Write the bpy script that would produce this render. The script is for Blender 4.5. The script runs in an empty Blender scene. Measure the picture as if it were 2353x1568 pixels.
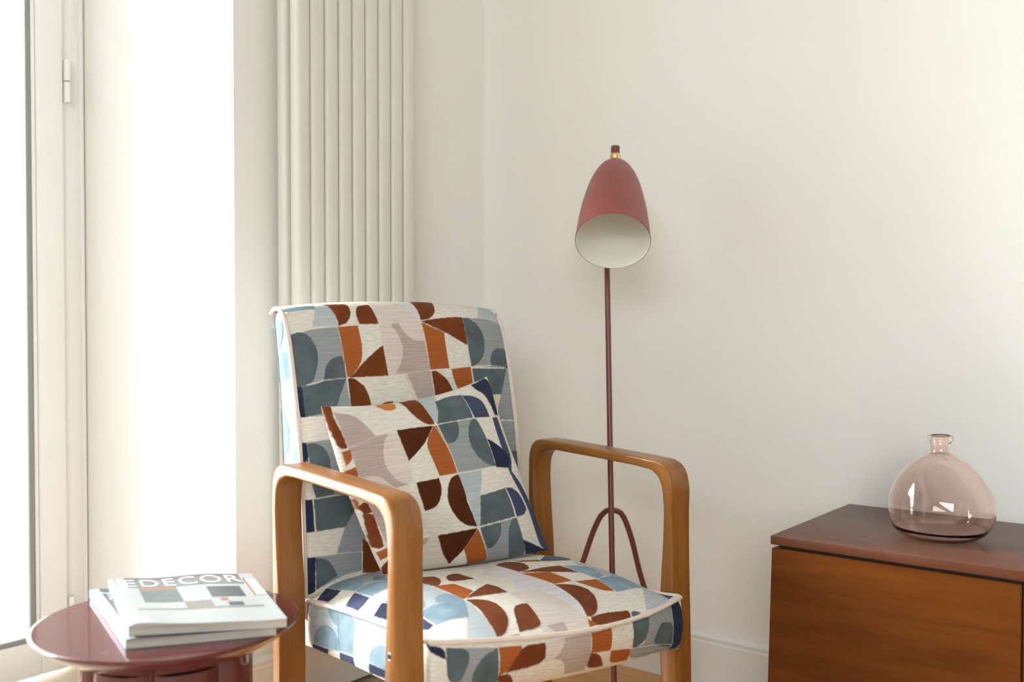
import bpy, bmesh, math, random
import numpy as np
from mathutils import Vector, Matrix

sc = bpy.context.scene
col = sc.collection
random.seed(7); rng = np.random.default_rng(7)

# ---------------- camera ----------------
YAW, PITCH = math.radians(38.5), math.radians(1.2)
cam_d = bpy.data.cameras.new('camera'); cam = bpy.data.objects.new('camera', cam_d); col.objects.link(cam)
cam.location = (0, 0, .88)
cam.rotation_euler = (math.pi / 2 - PITCH, 0, YAW)
cam_d.sensor_width = 36.0
cam_d.lens = 36.0 * 2288 / 2353
cam_d.clip_start = .05
cam_d.dof.use_dof = True
cam_d.dof.focus_distance = 1.95
cam_d.dof.aperture_fstop = 2.6
sc.camera = cam

# ---------------- daylight and fill ----------------
world = bpy.data.worlds.new('sky'); sc.world = world; world.use_nodes = True
bg = world.node_tree.nodes['Background']
bg.inputs[0].default_value = (.85, .935, 1.0, 1); bg.inputs[1].default_value = 8

def area(name, loc, target, sx, sy, power, colr, portal=False):
    d = bpy.data.lights.new(name, 'AREA'); d.shape = 'RECTANGLE'; d.size = sx; d.size_y = sy; d.energy = power; d.color = colr
    o = bpy.data.objects.new(name, d); col.objects.link(o); o.location = loc
    o.rotation_euler = (Vector(target) - Vector(loc)).to_track_quat('-Z', 'Y').to_euler()
    if portal: d.cycles.is_portal = True
    return o
area('door_daylight_portal', (-2.53, .055, 1.27), (0, .055, 1.27), 2.4, 2.4, 1, (1, 1, 1), True)
# unseen fill light added behind the camera to brighten walls and floor
area('rear_fill_light', (1.1, -2.62, 1.65), (.1, 2.0, .1), 2.6, 1.7, 74, (.89, .955, 1.0))

# hazy sun, veiled by thin cloud, slanting in through the glass door
sd = bpy.data.lights.new('hazy_sun', 'SUN'); sd.energy = 10; sd.angle = math.radians(26); sd.color = (1.0, .985, .96)
so = bpy.data.objects.new('hazy_sun', sd); col.objects.link(so); so.location = (-6, -3, 5)
so.rotation_euler = Vector((1, .52, -.78)).to_track_quat('-Z', 'Y').to_euler()

vs = sc.view_settings
vs.view_transform = 'Standard'; vs.look = 'None'; vs.gamma = 1.0; vs.use_curve_mapping = False
vs.exposure = 1.03
sc.cycles.max_bounces = 14; sc.cycles.diffuse_bounces = 7; sc.cycles.glossy_bounces = 5; sc.cycles.transmission_bounces = 12
sc.cycles.transparent_max_bounces = 12
sc.cycles.sample_clamp_indirect = 6.0

# ---------------- materials ----------------
def srgb(r, g, b):
    f = lambda c: ((c / 255 + .055) / 1.055) ** 2.4 if c > 10 else c / 255 / 12.92
    return (f(r), f(g), f(b), 1)
def new_mat(name):
    m = bpy.data.materials.new(name); m.use_nodes = True
    return m, m.node_tree, m.node_tree.nodes['Principled BSDF']
def plain(name, colr, rough=.5, metal=0, coat=0, noise=0, scale=20, bump=0, spec=.5):
    m, t, p = new_mat(name)
    p.inputs['Base Color'].default_value = (*colr, 1); p.inputs['Roughness'].default_value = rough
    p.inputs['Metallic'].default_value = metal; p.inputs['Coat Weight'].default_value = coat
    p.inputs['Coat Roughness'].default_value = .04; p.inputs['Specular IOR Level'].default_value = spec
    if noise or bump:
        tc = t.nodes.new('ShaderNodeTexCoord'); n = t.nodes.new('ShaderNodeTexNoise'); n.inputs['Scale'].default_value = scale; n.inputs['Detail'].default_value = 4
        t.links.new(tc.outputs['Object'], n.inputs['Vector'])
        if noise:
            mx = t.nodes.new('ShaderNodeMix'); mx.data_type = 'RGBA'; mx.blend_type = 'MULTIPLY'; mx.inputs[0].default_value = 1
            r = t.nodes.new('ShaderNodeMapRange'); r.inputs[3].default_value = 1 - noise; r.inputs[4].default_value = 1 + noise
            t.links.new(n.outputs['Fac'], r.inputs[0]); mx.inputs[6].default_value = (*colr, 1); t.links.new(r.outputs[0], mx.inputs[7]); t.links.new(mx.outputs[2], p.inputs['Base Color'])
        if bump:
            b = t.nodes.new('ShaderNodeBump'); b.inputs['Strength'].default_value = bump; b.inputs['Distance'].default_value = .002
            t.links.new(n.outputs['Fac'], b.inputs['Height']); t.links.new(b.outputs[0], p.inputs['Normal'])
    return m
def wood(name, dark, light, stretch, scale=6, rough=.35, coat=0, attr=None, spec=.5):
    """grain runs along the axis with the small stretch value"""
    m, t, p = new_mat(name)
    L = t.links.new
    if attr:
        src = t.nodes.new('ShaderNodeAttribute'); src.attribute_name = attr; vec = src.outputs['Vector']
    else:
        vec = t.nodes.new('ShaderNodeTexCoord').outputs['Object']
    mp = t.nodes.new('ShaderNodeMapping'); mp.inputs['Scale'].default_value = stretch; L(vec, mp.inputs[0])
    n1 = t.nodes.new('ShaderNodeTexNoise'); n1.inputs['Scale'].default_value = scale; n1.inputs['Detail'].default_value = 5; n1.inputs['Distortion'].default_value = .6; L(mp.outputs[0], n1.inputs[0])
    n2 = t.nodes.new('ShaderNodeTexNoise'); n2.inputs['Scale'].default_value = scale * 7; n2.inputs['Detail'].default_value = 3; L(mp.outputs[0], n2.inputs[0])
    ad = t.nodes.new('ShaderNodeMath'); ad.operation = 'MULTIPLY_ADD'; ad.inputs[1].default_value = .35; L(n2.outputs['Fac'], ad.inputs[0]); L(n1.outputs['Fac'], ad.inputs[2])
    cr = t.nodes.new('ShaderNodeValToRGB'); cr.color_ramp.elements[0].position = .42; cr.color_ramp.elements[1].position = .92
    cr.color_ramp.elements[0].color = (*dark, 1); cr.color_ramp.elements[1].color = (*light, 1); L(ad.outputs[0], cr.inputs[0])
    L(cr.outputs[0], p.inputs['Base Color'])
    p.inputs['Roughness'].default_value = rough; p.inputs['Coat Weight'].default_value = coat; p.inputs['Coat Roughness'].default_value = .12
    p.inputs['Specular IOR Level'].default_value = spec
    b = t.nodes.new('ShaderNodeBump'); b.inputs['Strength'].default_value = .06; b.inputs['Distance'].default_value = .001; L(n2.outputs['Fac'], b.inputs['Height']); L(b.outputs[0], p.inputs['Normal'])
    return m

def cloth_material():
    m, t, p = new_mat('woven_cloth'); L = t.links.new; N = t.nodes.new
    c = N('ShaderNodeAttribute'); c.attribute_name = 'dye'
    k = N('ShaderNodeAttribute'); k.attribute_name = 'weave'          # 0 velvet, .5 flat ribbed, 1 slubby
    f = N('ShaderNodeAttribute'); f.attribute_name = 'cloth'
    def noise(sx, sy, scale, detail=2):
        mp = N('ShaderNodeMapping'); mp.inputs['Scale'].default_value = (sx, sy, 1); L(f.outputs['Vector'], mp.inputs[0])
        n = N('ShaderNodeTexNoise'); n.inputs['Scale'].default_value = scale; n.inputs['Detail'].default_value = detail; L(mp.outputs[0], n.inputs[0]); return n.outputs['Fac']
    slub = noise(55, 290, 1, 2.5); rib = noise(14, 420, 1, 1.5); pile = noise(900, 900, 1, 2); blotch = noise(22, 22, 1, 3)
    def rng_(x, lo, hi, a, b):
        r = N('ShaderNodeMapRange'); r.inputs[1].default_value = lo; r.inputs[2].default_value = hi; r.inputs[3].default_value = a; r.inputs[4].default_value = b; L(x, r.inputs[0]); return r.outputs[0]
    def math_(op, a, b):
        q = N('ShaderNodeMath'); q.operation = op
        for i, v in ((0, a), (1, b)):
            if isinstance(v, (int, float)): q.inputs[i].default_value = v
            else: L(v, q.inputs[i])
        return q.outputs[0]
    w_sl = rng_(k.outputs['Fac'], .75, .95, 0, 1); w_vel = rng_(k.outputs['Fac'], .05, .25, 1, 0)
    w_rib = math_('SUBTRACT', math_('SUBTRACT', 1, w_sl), w_vel)
    h = math_('ADD', math_('ADD', math_('MULTIPLY', slub, math_('MULTIPLY', w_sl, 2.3)), math_('MULTIPLY', rib, math_('MULTIPLY', w_rib, 1.0))), math_('MULTIPLY', pile, math_('MULTIPLY', w_vel, .35)))
    shade = math_('ADD', math_('ADD', math_('MULTIPLY', rng_(slub, .3, .7, .86, 1.07), w_sl), math_('MULTIPLY', rng_(rib, .3, .7, .87, 1.10), w_rib)), math_('MULTIPLY', rng_(blotch, .3, .7, .80, 1.2), w_vel))
    mx = N('ShaderNodeMix'); mx.data_type = 'RGBA'; mx.blend_type = 'MULTIPLY'; mx.inputs[0].default_value = 1
    L(c.outputs['Color'], mx.inputs[6]); L(shade, mx.inputs[7]); L(mx.outputs[2], p.inputs['Base Color'])
    p.inputs['Roughness'].default_value = .85; p.inputs['Specular IOR Level'].default_value = .15
    L(math_('MULTIPLY', w_vel, .05), p.inputs['Sheen Weight']); p.inputs['Sheen Roughness'].default_value = .4
    b = N('ShaderNodeBump'); b.inputs['Strength'].default_value = .55; b.inputs['Distance'].default_value = .0016; L(h, b.inputs['Height']); L(b.outputs[0], p.inputs['Normal'])
    return m

M = {}
M['wall'] = plain('wall_paint', (.86, .842, .80), .75, noise=.012, scale=3)
M['white'] = plain('white_gloss_paint', (.83, .82, .80), .4)
M['wall_far'] = plain('slate_wall_paint', (.30, .31, .32), .8)
M['ceiling'] = plain('ceiling_paint', (.62, .61, .59), .8)
M['radiator'] = plain('radiator_enamel', (.70, .68, .61), .38)
M['gasket'] = plain('grey_rubber_gasket', (.26, .265, .255), .45)
M['dark'] = plain('dark_gap', (.02, .015, .012), .7)
M['steel'] = plain('brushed_steel', (.5, .48, .45), .35, metal=1)
M['brass'] = plain('polished_brass', (.86, .62, .30), .22, metal=1)
M['lamp'] = plain('satin_red_lacquer', (.27, .066, .056), .40)
M['pole'] = plain('oxblood_satin_metal', (.17, .045, .042), .32)
M['shade_in'] = plain('white_enamel', (.86, .84, .78), .45)
M['lacquer'] = plain('burgundy_lacquer', (.105, .018, .019), .4, coat=1.0, spec=.05)
M['beech'] = wood('honey_beech', (.20, .070, .012), (.35, .142, .032), (2.2, 26, 26), 1.0, .30, coat=.08, attr='grain', spec=.4)
M['mahogany'] = wood('mahogany_veneer', (.070, .017, .0018), (.140, .040, .0045), (1.0, 9, 9), 2.2, .38, coat=.0, spec=.14)
M['mahogany_top'] = wood('mahogany_top', (.060, .017, .008), (.110, .035, .015), (1.0, 14, 9), 2.0, .33, coat=.0, spec=.28)
M['oak'] = wood('oak_parquet', (.50, .25, .085), (.74, .43, .18), (1.2, 18, 18), 1.6, .5, attr='grain')
M['subfloor'] = wood('oak_parquet_far', (.44, .33, .22), (.58, .46, .33), (1.2, 12, 12), 1.6, .45)
M['brick'] = plain('pale_brick', (.66, .52, .46), .9, noise=.12, scale=14, bump=.4)
M['mortar'] = plain('pale_mortar', (.78, .76, .72), .95)
M['paving'] = plain('pale_paving', (.62, .60, .56), .9, noise=.06, scale=3)
M['cloth'] = cloth_material()
M['piping'] = plain('cream_piping', (.72, .62, .55), .85, noise=.1, scale=60)
M['cover'] = plain('glossy_cover', (.36, .38, .385), .45, noise=.10, scale=9)
M['cover_grey'] = plain('grey_glossy_cover', (.075, .08, .085), .45, noise=.25, scale=12)
M['spine'] = plain('white_spine', (.55, .56, .59), .45)
M['ink_white'] = plain('white_ink', (.62, .63, .68), .45)
M['ink_band'] = plain('grey_mauve_ink', (.11, .09, .09), .45, noise=.1, scale=14)
M['ink_pale'] = plain('pale_grey_print', (.15, .16, .165), .45, noise=.1, scale=14)
M['ink_teal'] = plain('teal_print', (.11, .14, .145), .45, noise=.45, scale=45)
M['ink_dark'] = plain('slate_print', (.055, .07, .078), .45, noise=.4, scale=40)
M['ink_orange'] = plain('orange_print', (.30, .13, .07), .45)
M['ink_beige'] = plain('beige_print', (.20, .19, .165), .45, noise=.2, scale=40)
def page_mat():
    m, t, p = new_mat('page_edges'); tc = t.nodes.new('ShaderNodeTexCoord'); mp = t.nodes.new('ShaderNodeMapping'); mp.inputs['Scale'].default_value = (6, 6, 900)
    n = t.nodes.new('ShaderNodeTexNoise'); n.inputs['Scale'].default_value = 1; t.links.new(tc.outputs['Object'], mp.inputs[0]); t.links.new(mp.outputs[0], n.inputs[0])
    cr = t.nodes.new('ShaderNodeValToRGB'); cr.color_ramp.elements[0].color = (.30, .26, .21, 1); cr.color_ramp.elements[1].color = (.66, .61, .53, 1); cr.color_ramp.elements[0].position = .3; cr.color_ramp.elements[1].position = .7
    t.links.new(n.outputs['Fac'], cr.inputs[0]); t.links.new(cr.outputs[0], p.inputs['Base Color']); p.inputs['Roughness'].default_value = .7
    return m
M['pages'] = page_mat()
def glass(name, colr, rough=0.0, ior=1.45):
    m, t, p = new_mat(name)
    p.inputs['Base Color'].default_value = (*colr, 1); p.inputs['Roughness'].default_value = rough; p.inputs['Transmission Weight'].default_value = 1; p.inputs['IOR'].default_value = ior
    return m
M['pink_glass'] = glass('rose_tinted_glass', (.992, .875, .825))
def pane_mat():
    m = bpy.data.materials.new('window_glass'); m.use_nodes = True; t = m.node_tree; t.nodes.clear()
    o = t.nodes.new('ShaderNodeOutputMaterial'); mx = t.nodes.new('ShaderNodeMixShader'); fr = t.nodes.new('ShaderNodeFresnel'); fr.inputs[0].default_value = 1.5
    tr = t.nodes.new('ShaderNodeBsdfTransparent'); tr.inputs[0].default_value = (.96, .975, .97, 1); gl = t.nodes.new('ShaderNodeBsdfGlossy'); gl.inputs['Roughness'].default_value = 0
    t.links.new(fr.outputs[0], mx.inputs[0]); t.links.new(tr.outputs[0], mx.inputs[1]); t.links.new(gl.outputs[0], mx.inputs[2]); t.links.new(mx.outputs[0], o.inputs[0])
    return m
M['pane'] = pane_mat()

# ---------------- mesh helpers ----------------
def finish(me, smooth=True, angle=35):
    me.validate(); me.update()
    if smooth:
        me.polygons.foreach_set('use_smooth', [True] * len(me.polygons))
        me.set_sharp_from_angle(angle=math.radians(angle))
def link(name, me, mat, parent=None, **props):
    o = bpy.data.objects.new(name, me); col.objects.link(o)
    if mat is not None and not me.materials: me.materials.append(mat)
    if parent is not None: o.parent = parent
    for k, v in props.items(): o[k] = v
    return o
def from_bm(name, bm, mat, parent=None, smooth=True, angle=35, recalc=True, **props):
    if recalc: bmesh.ops.recalc_face_normals(bm, faces=bm.faces)
    me = bpy.data.meshes.new(name); bm.to_mesh(me); bm.free(); finish(me, smooth, angle)
    return link(name, me, mat, parent, **props)
def empty(name, loc=(0, 0, 0), rz=0, **props):
    o = bpy.data.objects.new(name, None); col.objects.link(o); o.location = loc; o.rotation_euler = (0, 0, rz); o.empty_display_size = .1
    for k, v in props.items(): o[k] = v
    return o
def add_box(bm, lo, hi, bevel=0, seg=2):
    lo = Vector(lo); hi = Vector(hi)
    r = bmesh.ops.create_cube(bm, size=1)
    vs_ = r['verts']
    for v in vs_: v.co = Vector((lo[i] + (v.co[i] + .5) * (hi[i] - lo[i]) for i in range(3)))
    if bevel:
        es = list({e for v in vs_ for e in v.link_edges})
        bmesh.ops.bevel(bm, geom=es, offset=bevel, segments=seg, profile=.5, affect='EDGES')
def box(name, lo, hi, mat, parent=None, bevel=0, seg=2, **props):
    bm = bmesh.new(); add_box(bm, lo, hi, bevel, seg); return from_bm(name, bm, mat, parent, **props)
def add_lathe(bm, prof, n=48, center=(0, 0, 0), rot=None, close=True):
    """prof list of (r,z) from bottom to top"""
    rings = []
    c = Vector(center); rot = rot or Matrix.Identity(3)
    for r, z in prof:
        if r < 1e-6: rings.append([bm.verts.new(c + rot @ Vector((0, 0, z)))])
        else: rings.append([bm.verts.new(c + rot @ Vector((r * math.cos(2*math.pi*k/n), r * math.sin(2*math.pi*k/n), z))) for k in range(n)])
    for A, B_ in zip(rings, rings[1:]):
        for k in range(n):
            q = [A[k % len(A)], A[(k+1) % n % len(A)], B_[(k+1) % n % len(B_)], B_[k % len(B_)]]
            u = []
            for v in q:
                if v not in u: u.append(v)
            if len(u) > 2: bm.faces.new(u)
def add_tube(bm, pts, r, n=12, cap=True):
    pts = [Vector(p) for p in pts]; rings = []
    t0 = (pts[1] - pts[0]).normalized(); ref = Vector((0, 0, 1)) if abs(t0.z) < .9 else Vector((1, 0, 0))
    nrm = (ref - t0 * ref.dot(t0)).normalized()
    for i, p in enumerate(pts):
        t = (pts[min(i+1, len(pts)-1)] - pts[max(i-1, 0)]).normalized()
        nrm = (nrm - t * nrm.dot(t)).normalized(); bn = t.cross(nrm)
        rr = r[i] if isinstance(r, (list, tuple)) else r
        rings.append([bm.verts.new(p + nrm * rr * math.cos(2*math.pi*k/n) + bn * rr * math.sin(2*math.pi*k/n)) for k in range(n)])
    for A, B_ in zip(rings, rings[1:]):
        for k in range(n): bm.faces.new((A[k], A[(k+1) % n], B_[(k+1) % n], B_[k]))
    if cap: bm.faces.new(rings[0][::-1]); bm.faces.new(rings[-1])
def spline(pts, n=8):
    P = np.array(pts, float); d = np.r_[0, np.cumsum(np.linalg.norm(np.diff(P, axis=0), axis=1))]
    return catmull(d, P, np.linspace(0, d[-1], n * (len(P) - 1) + 1))

# ---------- chair surfaces, in chair space (a = across, b = towards the back, z = up), metres ----------

def catmull(xs, pts, x):
    """smooth interpolation of pts (n,k) at knots xs"""
    xs = np.asarray(xs, float); pts = np.asarray(pts, float)
    m = np.gradient(pts, xs, axis=0)
    i = np.clip(np.searchsorted(xs, x) - 1, 0, len(xs) - 2)
    h = xs[i + 1] - xs[i]; t = np.clip((x - xs[i]) / h, 0, 1)
    t2 = t * t; t3 = t2 * t
    if pts.ndim == 1:
        return ((2*t3-3*t2+1)*pts[i] + (t3-2*t2+t)*h*m[i] + (-2*t3+3*t2)*pts[i+1] + (t3-t2)*h*m[i+1])
    c = lambda v: v[..., None]
    return (c(2*t3-3*t2+1)*pts[i] + c((t3-2*t2+t)*h)*m[i] + c(-2*t3+3*t2)*pts[i+1] + c((t3-t2)*h)*m[i+1])

BACK_HALF, BACK_RIGHT = .265, .250
BACK_PROF = np.array([(.404,.325),(.405,.40),(.410,.50),(.419,.60),(.434,.70),(.456,.80),(.470,.85),(.486,.882),(.508,.902),(.532,.905),(.550,.893),(.556,.865)])
_bl = np.r_[0, np.cumsum(np.hypot(*np.diff(BACK_PROF, axis=0).T))]
BACK_LEN = _bl[-1]

def back_surface(a, s):
    """a across, s arc length along the profile from the seat up and over the top"""
    p = catmull(_bl, BACK_PROF, s)
    q = catmull(_bl, BACK_PROF, np.clip(s + .004, 0, BACK_LEN)) - catmull(_bl, BACK_PROF, np.clip(s - .004, 0, BACK_LEN))
    q /= np.linalg.norm(q, axis=-1, keepdims=True) + 1e-9
    n = np.stack([-q[..., 1], q[..., 0]], -1)            # out of the front face
    x = np.abs(a) / BACK_HALF
    off = .013 * (1 - x ** 2.4) - .003 * np.clip((x - .95) / .05, 0, 1) ** 2
    return np.stack([np.where(a > 0, a * BACK_RIGHT / BACK_HALF, a), p[..., 0] + n[..., 0] * off, p[..., 1] + n[..., 1] * off], -1)

SIDE_Z = np.array([.325,.50,.60,.70,.80,.86,.885,.896])
SIDE_REAR = np.array([.500,.500,.504,.512,.525,.536,.539,.535])
_pz = BACK_PROF[:10]
def side_surface(t, z, sgn=-1):
    """left / right boxing of the back; t 0 front .. 1 rear, z height"""
    f = catmull(_pz[:, 1], _pz[:, 0], np.clip(z, .325, .905)) + .006
    r = np.maximum(catmull(SIDE_Z, SIDE_REAR, z), f + .002)
    bul = .006 * np.sin(np.pi * np.clip(t, 0, 1)) - .004
    return np.stack([sgn * ((BACK_HALF if sgn < 0 else BACK_RIGHT) + bul) + 0 * z, f + (r - f) * t, z - .004 * t], -1)

def seat_edge(x):
    """front edge of the seat cushion: b and z of the piping for x -1..1"""
    b = -.006 + (-.034 + .006) * (x + 1) / 2 - .046 * (1 - x * x)
    z = catmull([-1, -.5, 0, .5, 1], np.array([.384, .374, .3645, .361, .366]), x)
    return b, z
SEAT_REAR = .418
def seat_half(x, y):
    """a of the side edges: the right front corner swells in front of the leg"""
    w = np.where(x < 0, .266, .262 + .013 * np.exp(-((y - 0.) / .05) ** 2))
    return x * w
def seat_top(x, y):
    """x -1..1 across, y 0 front .. 1 rear"""
    bf, zf = seat_edge(x)
    b = bf + (SEAT_REAR - bf) * y
    zl = catmull([0, .35, .7, 1], np.array([1., .985, .96, .93]), y)       # piping sinks to the rear
    zp = zf + (.375 * zl - .375)
    ex = np.where(x > 0, 3.2 + 3.0 * x, 3.2)
    dome = (.064 + .010 * np.clip(x, 0, 1)) * (1 - np.abs(x) ** ex) ** .9 * (1 - (1 - np.clip(y, 0, 1)) ** 3.2) ** .9 * (1 - .30 * np.clip((y - .55) / .45, 0, 1))
    return np.stack([seat_half(x, y), b, zp + dome], -1)

BAND_H = .094
def _perimeter(n=600):
    ys = np.linspace(1, 0, 200); xs = np.linspace(-1, 1, 260)
    L = seat_top(-1 + 0*ys, ys); Fm = seat_top(xs, 0*xs)[1:]; R = seat_top(1 + 0*ys, ys[::-1])[1:]
    P = np.concatenate([L, Fm, R]); d = np.r_[0, np.cumsum(np.linalg.norm(np.diff(P[:, :2], axis=0), axis=1))]
    return P, d
BAND_P, BAND_D = _perimeter()
BAND_LEN = BAND_D[-1]
BAND_C1 = BAND_D[199]; BAND_C2 = BAND_D[199 + 259]
def band_surface(s, v):
    """s along the piping from the left rear round the front to the right rear, v 0 piping .. 1 bottom"""
    p = np.stack([np.interp(s, BAND_D, BAND_P[:, k]) for k in range(3)], -1)
    e = .012
    q = np.stack([np.interp(s + e, BAND_D, BAND_P[:, k]) - np.interp(s - e, BAND_D, BAND_P[:, k]) for k in range(2)], -1)
    q /= np.linalg.norm(q, axis=-1, keepdims=True) + 1e-9
    n = np.stack([q[..., 1], -q[..., 0]], -1)
    bul = .010 * np.sin(np.pi * np.clip(v * .9 + .05, 0, 1)) - .006 - .010 * np.clip((v - .8) / .2, 0, 1) ** 2
    front = np.clip(1 - np.minimum(np.abs(s - BAND_C1), np.abs(s - BAND_C2)) / .05, 0, 1)
    side = ((s < BAND_C1) | (s > BAND_C2))
    bul = np.where(side, bul * .35, bul)
    h = np.where(side, .084 + .011 * np.clip(s / BAND_C1, 0, 1), BAND_H)
    h = np.where(s > BAND_C2, .094, h)
    xf = np.clip((s - BAND_C1) / (BAND_C2 - BAND_C1), 0, 1) * 2 - 1          # the lower edge runs straight, the piping bows out
    tuck = .050 * (1 - xf * xf) * np.clip(v, 0, 1) ** 1.5
    return np.stack([p[..., 0] + n[..., 0] * bul, p[..., 1] + n[..., 1] * bul + tuck, p[..., 2] - .003 - h * v], -1)

PIL = np.array([(-.254,.368,.722),(.140,.385,.762),(.206,.262,.412),(-.168,.296,.414)])   # TL TR BR BL
def pillow_surface(p, q, side=1):
    """p,q -1..1; side 1 front, -1 rear"""
    TL, TR, BR, BL = PIL
    pin = np.where(p > 0, .085, -.045); qin = np.where(q > 0, .115, -.02)
    pp = p * (1 - pin * (1 - q * q) * np.abs(p) ** 2.5); qq = q * (1 - qin * (1 - p * p) * np.abs(q) ** 2.5)
    s = (pp[..., None] + 1) / 2; t = (qq[..., None] + 1) / 2       # t 0 bottom .. 1 top
    base = (BL * (1 - s) + BR * s) * (1 - t) + (TL * (1 - s) + TR * s) * t
    n = np.cross(TR - TL, BL - TL); n = n / np.linalg.norm(n)
    n = -n if n[1] > 0 else n                                   # towards the front (-b)
    w = np.clip((1 - p * p) * (1 - q * q), 0, 1)
    th = (.058 if side > 0 else .036) * w ** .42
    wr = .0035 * np.sin(9 * p + 5 * q + 1.3 * np.sin(4 * q)) * np.clip((p * p + q * q) / 1.4, 0, 1) * w ** .3
    sag = -.010 * np.exp(-((q + .9) / .25) ** 2) * w ** .3
    return base + n * (side * th + wr)[..., None] + np.array([0, 0, 1.]) * sag[..., None]

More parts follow.
